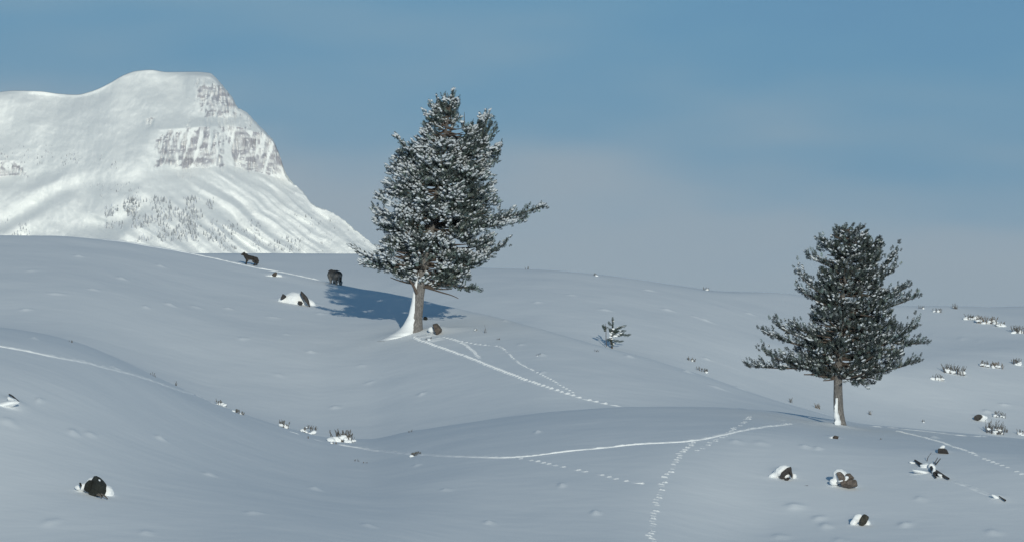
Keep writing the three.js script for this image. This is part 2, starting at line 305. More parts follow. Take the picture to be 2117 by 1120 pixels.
// ---------------------------------------------------------------- animal trails: lumpy, kicked-up snow
function lump(seed, detail = 2, rough = 0.3, flat = 1) {
  const g = mergeVertices(new THREE.IcosahedronGeometry(1, detail).deleteAttribute('uv').deleteAttribute('normal'), 1e-4), p = g.attributes.position, v = new THREE.Vector3();
  for (let i = 0; i < p.count; i++) { v.fromBufferAttribute(p, i); const f = 1 + rough * (n3(v.x * 1.3 + seed * 3.1, v.y * 1.3, v.z * 1.3) + 0.45 * n3(v.x * 3.4, v.y * 3.4 + seed, v.z * 3.4)); p.setXYZ(i, v.x * f, v.y * f * flat, v.z * f); }
  g.computeVertexNormals(); return g;
}
function place(geo, x, y, z, sx, sy, sz, ry = 0, rz = 0, rx = 0) {
  const g = geo.clone(), o = new THREE.Object3D(); o.position.set(x, y, z); o.rotation.set(rx, ry, rz, 'YXZ'); o.scale.set(sx, sy, sz); o.updateMatrix(); return g.applyMatrix4(o.matrix);
}
function trail(px, width, tall, label, seed, gap = 0, crumb = 1, steps = false) {
  tall *= 0.72;
  const c = new THREE.CatmullRomCurve3(px.map(([u, y]) => hit(u, y)), false, 'centripetal'), len = c.getLength(), n = Math.max(8, Math.round(len / (steps ? 0.055 : 0.11))), pts = c.getSpacedPoints(n);
  const K = 9, pos = [], index = [];
  for (let i = 0; i <= n; i++) {
    const p = pts[i], a = pts[Math.max(0, i - 1)], b = pts[Math.min(n, i + 1)], sx = -(b.z - a.z), sz = b.x - a.x, l = Math.hypot(sx, sz) || 1, end = Math.min(1, i / 6, (n - i) / 6), s = i * len / n;
    const step = gap ? smooth(-0.25, 0.15, n3(s / 0.42, seed, 3.3) + 0.25 * n3(s / 0.17, seed, 8) + 0.35 - gap) : 1, wob = 0.35 * width * n3(s * 0.8, seed, 1) + (steps === 2 ? 0.07 * n3(Math.floor(p.z / -0.42 + 0.35 * n3(s * 0.9, seed, 6)) * 7.7, seed, 0.5) * 2 : 0);
    for (let k = 0; k <= K; k++) {
      const t = (k / K) * 2 - 1, w = t * width * (0.75 + 0.35 * n3(s * 1.7, seed, 5)) + wob, x = p.x + sx / l * w, z = p.z + sz / l * w;
      const saw = steps ? 1 - (((p.z / -0.42 + 0.35 * n3(s * 0.9, seed, 6)) % 1) + 1) % 1 : 1, prof = Math.max(0, 1 - t * t) ** 0.6 * (steps ? 0.15 + saw : 1), rough = 0.6 + crumb * (0.35 * n3(x * 3.1, z * 3.1, seed) + 0.3 * n3(x * 9, z * 9, seed + 2)), furrow = 1 - 0.5 * crumb * Math.exp(-t * t * 14);
      pos.push(x, groundAt(x, z) - 0.025 + end * step * tall * prof * (0.42 + Math.max(0, rough) * furrow), z);
    }
  }
  for (let i = 0; i < n; i++) for (let k = 0; k < K; k++) { const a = i * (K + 1) + k, b = a + 1, d = a + K + 1, e = d + 1; index.push(a, d, b, b, d, e); }
  const g = new THREE.BufferGeometry(); g.setAttribute('position', new THREE.Float32BufferAttribute(pos, 3)); g.setIndex(index); g.computeVertexNormals();
  return struct('trail', g, M.cap, label);
}
M.cap.side = THREE.DoubleSide;
trail([[-60, 706], [0, 716], [60, 727], [120, 739], [190, 752], [250, 767], [310, 785], [360, 803], [400, 815]], 0.17, 0.10, 'animal trail running down under the crest of the left foreground hill', 1);
trail([[400, 815], [425, 826], [450, 838], [480, 850]], 0.2, 0.08, 'faint end of the animal trail on the left foreground hill', 2, 0.3);
trail([[560, 880], [600, 892], [640, 904], [690, 917]], 0.2, 0.06, 'faint animal trail beside the snowy sagebrush in the saddle', 3, 0.35);
trail([[690, 917], [760, 929], [850, 938], [940, 943], [1020, 946], [1100, 942], [1200, 930], [1300, 920], [1400, 914], [1450, 908], [1520, 893], [1580, 882], [1640, 875]], 0.13, 0.10, 'long animal trail curving through the saddle to the right pine', 4);
trail([[1060, 945], [1100, 952], [1180, 968], [1250, 983], [1310, 997], [1368, 1005]], 0.13, 0.085, 'faint side trail below the long curved one', 5, 0.1, 0.5, true);
trail([[1343, 1135], [1345, 1118], [1349, 1075], [1360, 1030], [1369, 1002], [1388, 968], [1412, 934], [1436, 911]], 0.15, 0.085, 'footprint trail climbing from the bottom edge to the long trail', 6, 0.12, 1, 2);
trail([[1428, 937], [1450, 924], [1475, 912], [1500, 899], [1525, 882], [1545, 866], [1556, 857]], 0.14, 0.07, 'broken footprints crossing the long trail towards the knoll top', 7, 0.25, 1, 2);
trail([[1780, 879], [1830, 883], [1880, 888], [1940, 894], [1990, 900], [2050, 903]], 0.24, 0.08, 'scuffed trail along the knoll right of the pine', 8, 0.25);
trail([[1850, 890], [1890, 899], [1940, 912], [1980, 926], [2030, 946], [2080, 965], [2117, 981], [2150, 996]], 0.15, 0.075, 'animal trail running down to the right edge past the pointed rock', 9, 0.02, 0.4, true);
trail([[850, 694], [880, 708], [920, 722], [970, 740], [1020, 760], [1080, 783], [1140, 803], [1200, 822], [1250, 834], [1288, 841]], 0.16, 0.12, 'animal trail running down from the foot of the tall tree', 10, 0, 0.3, true);
trail([[905, 696], [930, 700], [955, 709], [977, 725], [992, 741]], 0.16, 0.09, 'short curved trail looping below the brown rock', 11, 0, 0.4, true);
trail([[930, 701], [970, 709], [1000, 713], [1030, 716], [1045, 725], [1070, 748], [1100, 765], [1140, 785], [1170, 803], [1192, 815]], 0.11, 0.09, 'thin looping trail that rejoins the one below the tall tree', 12, 0.05, 0.3, true);
trail([[200, 495], [245, 499], [300, 508], [370, 520], [430, 532], [480, 543], [530, 554], [580, 563], [620, 571], [672, 582]], 0.22, 0.12, 'trail the wolves walk along the crest of the middle hill', 13);
trail([[1962, 991], [2000, 1003], [2040, 1020], [2085, 1036]], 0.22, 0.08, 'snow ridge over the buried end of the fallen branch', 14);
trail([[1600, 868], [1640, 868], [1690, 880], [1715, 884]], 0.4, 0.06, 'trampled snow left of the right pine', 15, 0.3);
trail([[868, 690], [890, 700], [912, 706]], 0.75, 0.12, 'kicked-up snow between the tall tree and the brown rock', 16, 0.1);

// ---------------------------------------------------------------- trees
function tube(pts, radii, seg = 10, rough = 0.05, seed = 0) {        // tapered tube through points, v along it
  const pos = [], uv = [], index = []; let len = 0;
  pts.forEach((p, i) => {
    if (i) len += p.distanceTo(pts[i - 1]);
    const t = pts[Math.min(i + 1, pts.length - 1)].clone().sub(pts[Math.max(i - 1, 0)]).normalize(), ref = Math.abs(t.y) > 0.8 ? new THREE.Vector3(1, 0, 0) : new THREE.Vector3(0, 1, 0);
    const a = new THREE.Vector3().crossVectors(t, ref).normalize(), b = new THREE.Vector3().crossVectors(t, a);
    for (let k = 0; k <= seg; k++) {
      const th = k / seg * Math.PI * 2, r = radii[i] * (1 + rough * 2 * n3(Math.cos(th) * 1.5 + seed, Math.sin(th) * 1.5, len * 1.2));
      pos.push(p.x + r * (Math.cos(th) * a.x + Math.sin(th) * b.x), p.y + r * (Math.cos(th) * a.y + Math.sin(th) * b.y), p.z + r * (Math.cos(th) * a.z + Math.sin(th) * b.z)); uv.push(k / seg * 2, len);
    }
  });
  for (let i = 0; i < pts.length - 1; i++) for (let k = 0; k < seg; k++) { const a = i * (seg + 1) + k, b = a + 1, c = a + seg + 1, d = c + 1; index.push(a, b, c, b, d, c); }
  const g = new THREE.BufferGeometry(); g.setAttribute('position', new THREE.Float32BufferAttribute(pos, 3)); g.setAttribute('uv', new THREE.Float32BufferAttribute(uv, 2)); g.setIndex(index); g.computeVertexNormals(); return g;
}
function sprig(R, kind) {                                            // one spray of needles round a twig that runs up +y, unit length
  const pos = [];
  const n = kind === 'fir' ? 34 : 40;
  for (let k = 0; k < n; k++) {
    const t = (k + R()) / n, a = kind === 'fir' ? (k % 2 ? 0 : Math.PI) + (R() - 0.5) * 1.5 : R() * Math.PI * 2, L = (kind === 'fir' ? 0.34 : 0.40) * (1 - 0.55 * t) * (0.7 + 0.6 * R()), w = 0.032 + 0.02 * R(), up = kind === 'fir' ? 0.55 : 0.75;
    const base = new THREE.Vector3(0, t * 0.8, 0), d = new THREE.Vector3(Math.cos(a), up, Math.sin(a)).normalize(), side = new THREE.Vector3().crossVectors(d, new THREE.Vector3(R() - 0.5, R() - 0.5, R() - 0.5).normalize()).normalize();
    const tip = base.clone().addScaledVector(d, L), m = base.clone().addScaledVector(d, L * 0.55);
    const p1 = m.clone().addScaledVector(side, w), p2 = m.clone().addScaledVector(side, -w);
    for (const q of [base, p1, p2, p1, tip, p2]) pos.push(q.x, q.y, q.z);
  }
  const g = new THREE.BufferGeometry(); g.setAttribute('position', new THREE.Float32BufferAttribute(pos, 3)); g.computeVertexNormals(); return g;
}
const SR = rng(41), firSprigs = [0, 1, 2].map(() => sprig(SR, 'fir')), pineSprigs = [0, 1, 2].map(() => sprig(SR, 'pine')), pads = [0, 1, 2].map((k) => lump(k + 2, 2, 0.55, 1));
function conifer(o) {
  // o: base (world), px (base pixel), rows [y, xl, xr], stem [x, y], limbs [x0, y0, x1, y1, z, sag], ...
  const R = rng(o.seed), mpp = -o.base.z / F, [bx, by] = o.px;
  const X = (x) => (x - bx) * mpp, Y = (y) => (by - y) * mpp;
  const t = thing(o.name, o.label, 'tree', o.base);
  const stemPts = o.stem.map(([x, y]) => new THREE.Vector3(X(x), Y(y), 0)), stemX = curve(o.stem.map(([x, y]) => [Y(y), X(x)]));
  const top = Y(o.stem[o.stem.length - 1][1]);
  const sc = new THREE.CatmullRomCurve3(stemPts), sp = sc.getPoints(46), rad = sp.map((p) => { const f = clamp(p.y / top); return o.r0 * (1 - f) ** 0.85 + 0.015 + o.flare * Math.exp(-Math.max(0, p.y) / 0.35); });
  sp.unshift(sp[0].clone().add(new THREE.Vector3(-0.05, -0.5, 0))); rad.unshift(rad[0] * 1.15);
  const trunk = part('trunk', tube(sp, rad, 20, 0.09, o.seed), M.bark, t);
  o.snowTrunk(trunk, { X, Y, stemX, radius: (y) => o.r0 * (1 - clamp(y / top)) ** 0.85 + 0.015 + o.flare * Math.exp(-Math.max(0, y) / 0.35) });
  const rows = [...o.rows].sort((a, b) => b[0] - a[0]).map(([y, l, r]) => [Y(y), X(l), X(r)]);
  const lin = (i) => (h) => { if (h <= rows[0][0]) return rows[0][i]; for (let k = 1; k < rows.length; k++) if (h <= rows[k][0]) return lerp(rows[k - 1][i], rows[k][i], (h - rows[k - 1][0]) / (rows[k][0] - rows[k - 1][0])); return rows[rows.length - 1][i]; };
  const XL = lin(1), XR = lin(2), hLo = rows[0][0], hHi = rows[rows.length - 1][0];
  const needles = [], snow = [], wood = [], up = new THREE.Vector3(0, 1, 0);
  const twigs = (p, dir, free) => {                                  // needles and snow at one spot
    const L = o.sprig * (0.75 + 0.5 * R());
    const xl = XL(p.y), xr = XR(p.y), cx = (xl + xr) / 2, hw = (xr - xl) / 2, dz = hw * o.depth * lerp(0.4, 1, smooth(0, 1.6, p.y - hLo));
    if (!free) {
      const edge = 0.03; if (p.y > hHi || p.y < hLo - 0.05 || p.x < xl + edge || p.x > xr - edge) return;
      if (((p.x - cx) / hw) ** 2 * 0.8 + (p.z / dz) ** 2 > 1.15) return;
      if (n3(p.x * o.grain + o.seed, p.y * o.grain * 1.25, p.z * o.grain * 0.3) + 0.35 * n3(p.x * 2.3, p.y * 2.9, p.z * 0.8) > o.holes) return;
    }
    const d = dir.clone().add(new THREE.Vector3((R() - 0.5) * 0.7, o.lift + (R() - 0.5) * 0.5, (R() - 0.5) * 0.7)).normalize();
    needles.push([p.clone(), d, L, 0.75 + 0.5 * R()]);
    const side = clamp((p.x - cx) / Math.max(hw, 0.3), -1, 1), patch = n3(p.x * 1.1 * o.grain + 5, p.y * 2.4 * o.grain, p.z * 1.1 * o.grain + o.seed) + 0.4 * n3(p.x * 3.1, p.y * 4.2, p.z * 3.1);
    const chance = o.snowy - o.snowSide * side + patch * o.patchy;
    if (R() < chance) {
      const s = o.pad * (0.5 + 0.75 * R() + 0.4 * Math.max(0, patch));
      snow.push([p.clone().addScaledVector(d, L * 0.4).add(new THREE.Vector3(-0.02, 0.02 + s * 0.28, s * 0.2)), d, s]);
    }
  };
  const limb = (a, b, sag, free, thick) => {
    const len = a.distanceTo(b); if (len < 0.15) { twigs(b, up, free); return; }
    const mid = a.clone().lerp(b, 0.55); mid.y -= sag * len;
    const c = new THREE.QuadraticBezierCurve3(a, mid, b), n = Math.max(4, Math.round(len / 0.25)), pts = c.getPoints(n);
    const cut = free ? pts : pts.slice(0, Math.max(3, Math.ceil(pts.length * 0.68))), g = tube(cut, cut.map((_, i) => thick * (1 - i / n) + 0.008), 5, 0.1, len); (free ? null : wood.push(g));
    const from = free ? 0.16 : o.bare;
    for (let s = from; s <= 1; s += 0.11 / Math.max(len, 0.5) * (free ? o.sparse * 0.62 : o.sparse)) {
      const p = c.getPoint(s), tan = c.getTangent(s);
      twigs(p, tan, free);
      for (const sd of [-1, 1]) {
        if (R() < 0.12) continue;
        const w = (0.18 + (free ? 0.11 : 0.30) * len * (1 - s) + 0.12 * R()) * (0.6 + 0.7 * R()), out = new THREE.Vector3(-tan.z, 0, tan.x).multiplyScalar(sd).addScaledVector(tan, 0.75); out.y += (R() - 0.45) * 1.5 - o.droop; out.normalize();
        const m = Math.max(1, Math.round(w / (o.sprig * 0.75)));
        for (let k = 1; k <= m; k++) { const q = p.clone().addScaledVector(out, w * k / m); q.y += 0.03 * k * k * o.lift; twigs(q, out, free); }
      }
    }
    return g;
  };
  const crown = new THREE.Group(); crown.name = 'crown'; t.add(crown);
  for (let h = hLo + o.skirt; h < hHi; h += o.tier) {
    const xl = XL(h), xr = XR(h), n = o.whorl, ph = R() * 6.28, cx = stemX(h);
    for (let k = 0; k < n; k++) {
      const a = ph + (k + 0.6 * R()) / n * Math.PI * 2, ca = Math.cos(a), sa = Math.sin(a), ext = (ca > 0 ? xr - cx : cx - xl), dz = (xr - xl) / 2 * o.depth * lerp(0.4, 1, smooth(0, 1.6, h - hLo)), hh = h + (R() - 0.5) * o.tier * 2.2;
      const f = (R() < o.reach ? 0.88 : 0.6) + 0.2 * R(), tip = new THREE.Vector3(cx + ca * Math.max(ext, 0.1) * f, hh, sa * dz * f), len = Math.hypot(tip.x - cx, tip.z), y0 = clamp(hh - len * (o.rise + (R() - 0.5) * 0.6), hLo + o.skirt * 0.7, top - 0.1);
      limb(new THREE.Vector3(stemX(y0), y0, 0), tip, 0.08 + 0.1 * R(), false, 0.02 + 0.014 * len);
    }
  }
  for (const [x0, y0, x1, y1, z, sag, thick] of o.limbs) {
    const g = limb(new THREE.Vector3(X(x0), Y(y0), z * 0.2), new THREE.Vector3(X(x1), Y(y1), z), sag, true, thick ?? 0.05);
    part('branch', g, M.bough, t);
  }
  part('boughs', mergeGeometries(wood), M.bough, crown, 'stuff');
  const obj = new THREE.Object3D(), q = new THREE.Quaternion(), q2 = new THREE.Quaternion();
  const sprigs = o.kind === 'fir' ? firSprigs : pineSprigs, mat = o.kind === 'fir' ? M.fir : M.pine;
  sprigs.forEach((g, v) => {
    const list = needles.filter((_, i) => i % 3 === v), m = new THREE.InstancedMesh(g, mat, list.length);
    list.forEach(([p, d, L, tone], i) => { obj.position.copy(p); q.setFromUnitVectors(up, d); q2.setFromAxisAngle(up, R() * 6.28); obj.quaternion.copy(q).multiply(q2); obj.scale.setScalar(L); obj.updateMatrix(); m.setMatrixAt(i, obj.matrix); const frost = R() < o.frost ? 2.2 + 2.6 * R() : 1; m.setColorAt(i, rgb(tone * frost * (1 + 0.25 * (R() - 0.3) + 0.12 * (frost > 1)), tone * frost, tone * frost * (0.9 + 0.3 * R()))); });
    m.name = 'foliage'; m.userData.kind = 'stuff'; m.castShadow = m.receiveShadow = true; crown.add(m);
  });
  pads.forEach((g, v) => {
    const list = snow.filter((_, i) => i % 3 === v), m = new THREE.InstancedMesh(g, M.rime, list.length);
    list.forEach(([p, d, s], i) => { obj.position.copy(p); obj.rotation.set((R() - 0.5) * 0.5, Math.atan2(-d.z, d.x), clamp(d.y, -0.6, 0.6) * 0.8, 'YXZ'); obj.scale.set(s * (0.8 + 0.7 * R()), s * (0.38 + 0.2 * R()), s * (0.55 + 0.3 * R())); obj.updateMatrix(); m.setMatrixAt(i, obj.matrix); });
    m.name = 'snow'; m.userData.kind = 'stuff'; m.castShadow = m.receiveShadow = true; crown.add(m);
  });
  console.log(o.name, 'needles', needles.length, 'snow', snow.length);
  return { t, X, Y };
}
// snow blown on to one side of a trunk, drifting out at its foot
function trunkSnow(trunk, f, y1, a0, a1, drift, seed, thick = 0.07) {
  const pos = [], index = [], n = 40, K = 12, mid = (a0 + a1) / 2;
  for (let i = 0; i <= n; i++) {
    const y = lerp(-0.3, y1, (i / n) ** 1.3), r = f.radius(y), end = smooth(1, 0.9, i / n);
    for (let k = 0; k <= K; k++) {
      const t = k / K, nar = lerp(1, 0.45, smooth(0.2, 1, i / n)), a = lerp(lerp(mid, a0, nar), lerp(mid, a1, nar), t) + 0.3 * n3(y * 2.3, seed, t * 2) + 0.14 * n3(y * 9, seed + 4, t * 2), w = Math.sin(Math.PI * t) ** 0.6, out = r * 0.97 + w * end * (thick + 0.4 * thick * n3(y * 3, t * 3, seed)) + Math.sin(Math.PI * t) * drift * Math.exp(-y / 0.46);
      pos.push(f.stemX(Math.max(y, 0)) + Math.cos(a) * out, y, Math.sin(a) * out);
    }
  }
  for (let i = 0; i < n; i++) for (let k = 0; k < K; k++) { const a = i * (K + 1) + k, b = a + 1, c = a + K + 1, d = c + 1; index.push(a, c, b, b, c, d); }
  const g = new THREE.BufferGeometry(); g.setAttribute('position', new THREE.Float32BufferAttribute(pos, 3)); g.setIndex(index); g.computeVertexNormals();
  part('snow', g, M.cap, trunk);
}
const tall = conifer({
  name: 'conifer_tree', label: 'tall snow-plastered conifer leaning right on the middle hill beside the wolves', kind: 'fir', seed: 11, base: treeL, px: [855, 692],
  stem: [[857, 692], [861, 655], [866, 612], [872, 575], [886, 500], [899, 430], [909, 360], [918, 290], [927, 240], [934, 202]], r0: 0.27, flare: 0.15,
  rows: [[198, 928, 940], [215, 905, 947], [235, 891, 944], [250, 878, 946], [264, 875, 975], [280, 868, 1000], [292, 848, 1018], [305, 828, 1031], [320, 815, 1034], [340, 802, 1030], [360, 797, 1023], [383, 789, 1024], [395, 768, 1028], [415, 764, 1032], [440, 768, 1038], [460, 770, 1034], [480, 779, 1028], [495, 776, 1022], [507, 776, 1020], [522, 770, 1010], [540, 776, 1003], [555, 792, 1002], [570, 812, 997], [583, 842, 984], [594, 890, 968]],
  limbs: [[912, 478, 1124, 426, 0.3, 0.06, 0.06], [915, 470, 1085, 452, 0.6, 0.12, 0.04], [895, 565, 1046, 503, 0.8, 0.16, 0.06], [882, 560, 727, 508, -0.7, 0.24, 0.06], [880, 565, 748, 545, -0.4, 0.02, 0.04], [895, 350, 820, 282, 0.3, 0.2, 0.05], [905, 380, 1003, 238, 0.1, 0.18, 0.07], [930, 330, 1010, 240, 0.3, 0.2, 0.05], [930, 350, 1024, 268, -0.2, 0.15, 0.05], [950, 330, 992, 252, 0.2, 0.15, 0.03], [955, 330, 1016, 256, 0.0, 0.15, 0.03], [945, 310, 974, 264, 0.3, 0.1, 0.03], [960, 350, 1032, 303, 0.3, 0.15, 0.03], [990, 300, 1004, 250, -0.2, 0.1, 0.03], [895, 585, 985, 600, 1.0, -0.02, 0.05], [930, 250, 935, 198, 0, 0, 0.02], [925, 264, 906, 216, 0.1, 0.05, 0.02], [930, 256, 945, 214, 0.1, 0.05, 0.02], [924, 275, 882, 240, 0.2, 0.1, 0.03], [928, 278, 944, 243, -0.2, 0.05, 0.03], [926, 260, 918, 207, -0.2, 0.05, 0.02], [922, 290, 878, 262, 0.1, 0.1, 0.03], [918, 260, 893, 222, 0.2, 0.1, 0.03]],
  skirt: 0.2, grain: 0.85, reach: 0.68, depth: 0.68, holes: 0.25, tier: 0.27, whorl: 9, rise: 0.12, bare: 0.22, sparse: 1.1, droop: 0.05, lift: 0.4, sprig: 0.27, patchy: 1.9, snowy: 0.50, snowSide: 0.32, pad: 0.080, frost: 0.34,
  snowTrunk: (tr, f) => trunkSnow(tr, f, 3.1, Math.PI * 0.58, Math.PI * 1.35, 0.72, 3),
});
{ // dead branch low on the right of the trunk
  const { t, X, Y } = tall, pts = new THREE.CatmullRomCurve3([[876, 593], [892, 598], [915, 605], [935, 611], [948, 617]].map(([x, y], i) => new THREE.Vector3(X(x), Y(y), 0.25 + i * 0.08))).getPoints(14);
  part('dead_branch', tube(pts, pts.map((_, i) => 0.045 * (1 - i / 15) + 0.012), 6, 0.15, 4), M.bough, t);
  const p2 = [[862, 608], [857, 596], [851, 585], [846, 578]].map(([x, y]) => new THREE.Vector3(X(x), Y(y), 0.2));
  part('branch', tube(p2, [0.08, 0.07, 0.055, 0.045], 7, 0.1, 2), M.bough, t);
  for (const [a, b, c, d] of [[958, 262, 960, 232], [865, 290, 853, 281]]) part('dead_branch', tube([new THREE.Vector3(X(a), Y(b), 0.1), new THREE.Vector3(X((a + c) / 2) + 0.02, Y((b + d) / 2), 0.1), new THREE.Vector3(X(c), Y(d), 0.1)], [0.025, 0.018, 0.008], 5), M.bough, t);
}
conifer({
  name: 'pine_tree', label: 'dark bushy pine on a straight bare trunk, alone on the right foreground knoll', kind: 'pine', seed: 23, base: treeR, px: [1736, 882],
  stem: [[1737, 882], [1734, 840], [1733, 790], [1738, 700], [1745, 600], [1752, 530], [1757, 470]], r0: 0.16, flare: 0.07,
  rows: [[465, 1742, 1783], [478, 1710, 1803], [492, 1690, 1822], [510, 1684, 1830], [525, 1692, 1832], [540, 1690, 1822], [555, 1700, 1815], [567, 1692, 1822], [580, 1690, 1830], [597, 1690, 1824], [612, 1692, 1850], [627, 1688, 1858], [642, 1680, 1856], [657, 1675, 1852], [670, 1680, 1862], [685, 1676, 1872], [700, 1668, 1880], [715, 1655, 1885], [730, 1640, 1872], [745, 1625, 1858], [758, 1625, 1850], [772, 1655, 1838], [783, 1712, 1816], [795, 1768, 1812]],
  limbs: [[1734, 758, 1546, 757, 0.3, 0.04, 0.035], [1734, 765, 1578, 726, 0.5, 0.16, 0.03], [1735, 725, 1580, 688, 0.3, 0.1, 0.035], [1737, 712, 1602, 670, 0.1, 0.16, 0.03], [1738, 700, 1638, 674, 0.4, 0.1, 0.03], [1770, 610, 1853, 520, 0.2, 0.2, 0.035], [1760, 600, 1850, 556, 0.3, 0.15, 0.03], [1742, 690, 1912, 710, 0.3, 0.08, 0.035], [1740, 770, 1896, 746, 0.3, 0.12, 0.035], [1745, 650, 1897, 612, 0.3, 0.1, 0.035], [1745, 650, 1876, 592, 0.1, 0.14, 0.03], [1744, 630, 1649, 566, 0.3, 0.14, 0.035], [1744, 640, 1650, 598, 0.4, 0.12, 0.03], [1750, 560, 1674, 532, 0.2, 0.1, 0.02], [1742, 765, 1800, 793, -0.6, -0.02, 0.03], [1742, 768, 1770, 795, -0.3, 0, 0.03], [1742, 762, 1786, 797, 0.2, 0, 0.025], [1740, 764, 1716, 782, 0.3, 0, 0.025], [1740, 764, 1690, 776, 0.2, 0, 0.025], [1742, 764, 1815, 785, 0.1, 0, 0.025], [1740, 764, 1752, 788, 0.5, 0, 0.02], [1742, 740, 1895, 672, 0.5, 0.12, 0.03]],
  skirt: 0.34, grain: 1.3, reach: 0.8, depth: 0.8, holes: 0.28, tier: 0.21, whorl: 8, rise: 0.16, bare: 0.25, sparse: 1.15, droop: 0.0, lift: 0.85, sprig: 0.19, patchy: 0.75, snowy: 0.25, snowSide: 0.06, pad: 0.046, frost: 0.26,
  snowTrunk: (tr, f) => trunkSnow(tr, f, 1.0, Math.PI * 0.47, Math.PI * 0.80, 0.34, 6, 0.02),
});
// sapling beyond the middle hill's shoulder
{
  const base = hit(1266, 720), mpp = -base.z / F, R = rng(9), t = thing('sapling', 'small sparse conifer sapling standing alone on the snow between the two big trees', 'sapling', base);
  const X = (x) => (x - 1266) * mpp, Y = (y) => (720 - y) * mpp;
  part('trunk', tube([[1266, 726], [1264, 700], [1266, 680], [1267, 660]].map(([x, y]) => new THREE.Vector3(X(x), Y(y), 0)), [0.06, 0.045, 0.03, 0.01], 7, 0.1, 1), M.bough, t);
  part('branch', tube([[1254, 716], [1253, 700], [1253, 684], [1252, 668]].map(([x, y]) => new THREE.Vector3(X(x), Y(y), 0.1)), [0.022, 0.02, 0.016, 0.006], 5, 0.1, 2), M.bough, t);
  const nd = [], sn = [], up = new THREE.Vector3(0, 1, 0);
  for (const [x0, y0, x1, y1, n] of [[1267, 680, 1267, 658, 8], [1265, 674, 1258, 668, 5], [1266, 682, 1248, 675, 6], [1252, 683, 1247, 676, 6], [1253, 686, 1250, 684, 4], [1265, 690, 1260, 684, 6], [1266, 684, 1291, 674, 10], [1268, 688, 1290, 684, 10], [1268, 694, 1300, 693, 13], [1267, 686, 1281, 678, 8], [1268, 690, 1276, 687, 8], [1266, 706, 1258, 704, 6], [1264, 712, 1264, 706, 8], [1265, 704, 1286, 706, 10], [1264, 716, 1268, 712, 6], [1270, 697, 1288, 690, 9], [1262, 692, 1268, 694, 6]]) for (let k = 0; k < n; k++) {
    const s = k / n, p = new THREE.Vector3(lerp(X(x0), X(x1), s), lerp(Y(y0), Y(y1), s) + (R() - 0.5) * 0.08, (R() - 0.5) * 0.5);
    nd.push([p, new THREE.Vector3(X(x1) - X(x0) + (R() - 0.5) * 0.2, Y(y1) - Y(y0) + 0.15, (R() - 0.5) * 0.4).normalize(), 0.16 + 0.1 * R()]); if (R() < 0.16) sn.push([p, 0.05 + 0.05 * R()]);
  }
  sn.push([new THREE.Vector3(X(1272), Y(697), 0.2), 0.12], [new THREE.Vector3(X(1262), Y(699), 0.1), 0.08], [new THREE.Vector3(X(1268), Y(682), 0.1), 0.08]);
  const o = new THREE.Object3D(), crown = new THREE.Group(); crown.name = 'crown'; t.add(crown);
  const m = new THREE.InstancedMesh(firSprigs[1], M.fir, nd.length); nd.forEach(([p, d, L], i) => { o.position.copy(p); o.quaternion.setFromUnitVectors(up, d); o.scale.setScalar(L); o.updateMatrix(); m.setMatrixAt(i, o.matrix); m.setColorAt(i, rgb(1.2, 1.2, 1.1)); }); m.name = 'foliage'; m.userData.kind = 'stuff'; crown.add(m);
  const g = mergeGeometries(sn.map(([p, s], i) => place(pads[i % 3], p.x, p.y + 0.06, p.z + 0.06, s * 1.0, s * 0.6, s * 0.8))); part('snow', g, M.cap, crown, 'stuff'); shade(t);
}

// ---------------------------------------------------------------- rocks half buried in snow
function stone(seed, color, cuts = 9) {
  const R = rng(seed * 131 + 7), g = mergeVertices(new THREE.IcosahedronGeometry(1, 5).deleteAttribute('uv').deleteAttribute('normal'), 1e-4), p = g.attributes.position, v = new THREE.Vector3(), planes = [];
  for (let k = 0; k < cuts; k++) planes.push([new THREE.Vector3(R() * 2 - 1, R() * 2 - 1, R() * 1.8 - 0.6).normalize(), 0.34 + 0.34 * R()]);
  const col = new Float32Array(p.count * 3), uv = new Float32Array(p.count * 2);
  for (let i = 0; i < p.count; i++) {
    v.fromBufferAttribute(p, i);
    for (const [n, d] of planes) { const e = v.dot(n) - d; if (e > 0) v.addScaledVector(n, -e); }
    v.multiplyScalar(1.15 + 0.10 * fbm(v.x * 2 + seed, v.y * 2, v.z * 2, 3)); p.setXYZ(i, v.x, v.y, v.z);
    const s = 0.8 + 0.55 * fbm(v.x * 2.4, v.y * 2.4 + seed, v.z * 2.4, 3) + 0.25 * n3(v.x * 7, v.y * 7, v.z * 7);
    for (let c = 0; c < 3; c++) col[i * 3 + c] = color[c] * s; uv[i * 2] = v.x; uv[i * 2 + 1] = v.y + v.z;
  }
  g.setAttribute('color', new THREE.BufferAttribute(col, 3)); g.setAttribute('uv', new THREE.BufferAttribute(uv, 2)); return toCreasedNormals(g, 0.35);
}
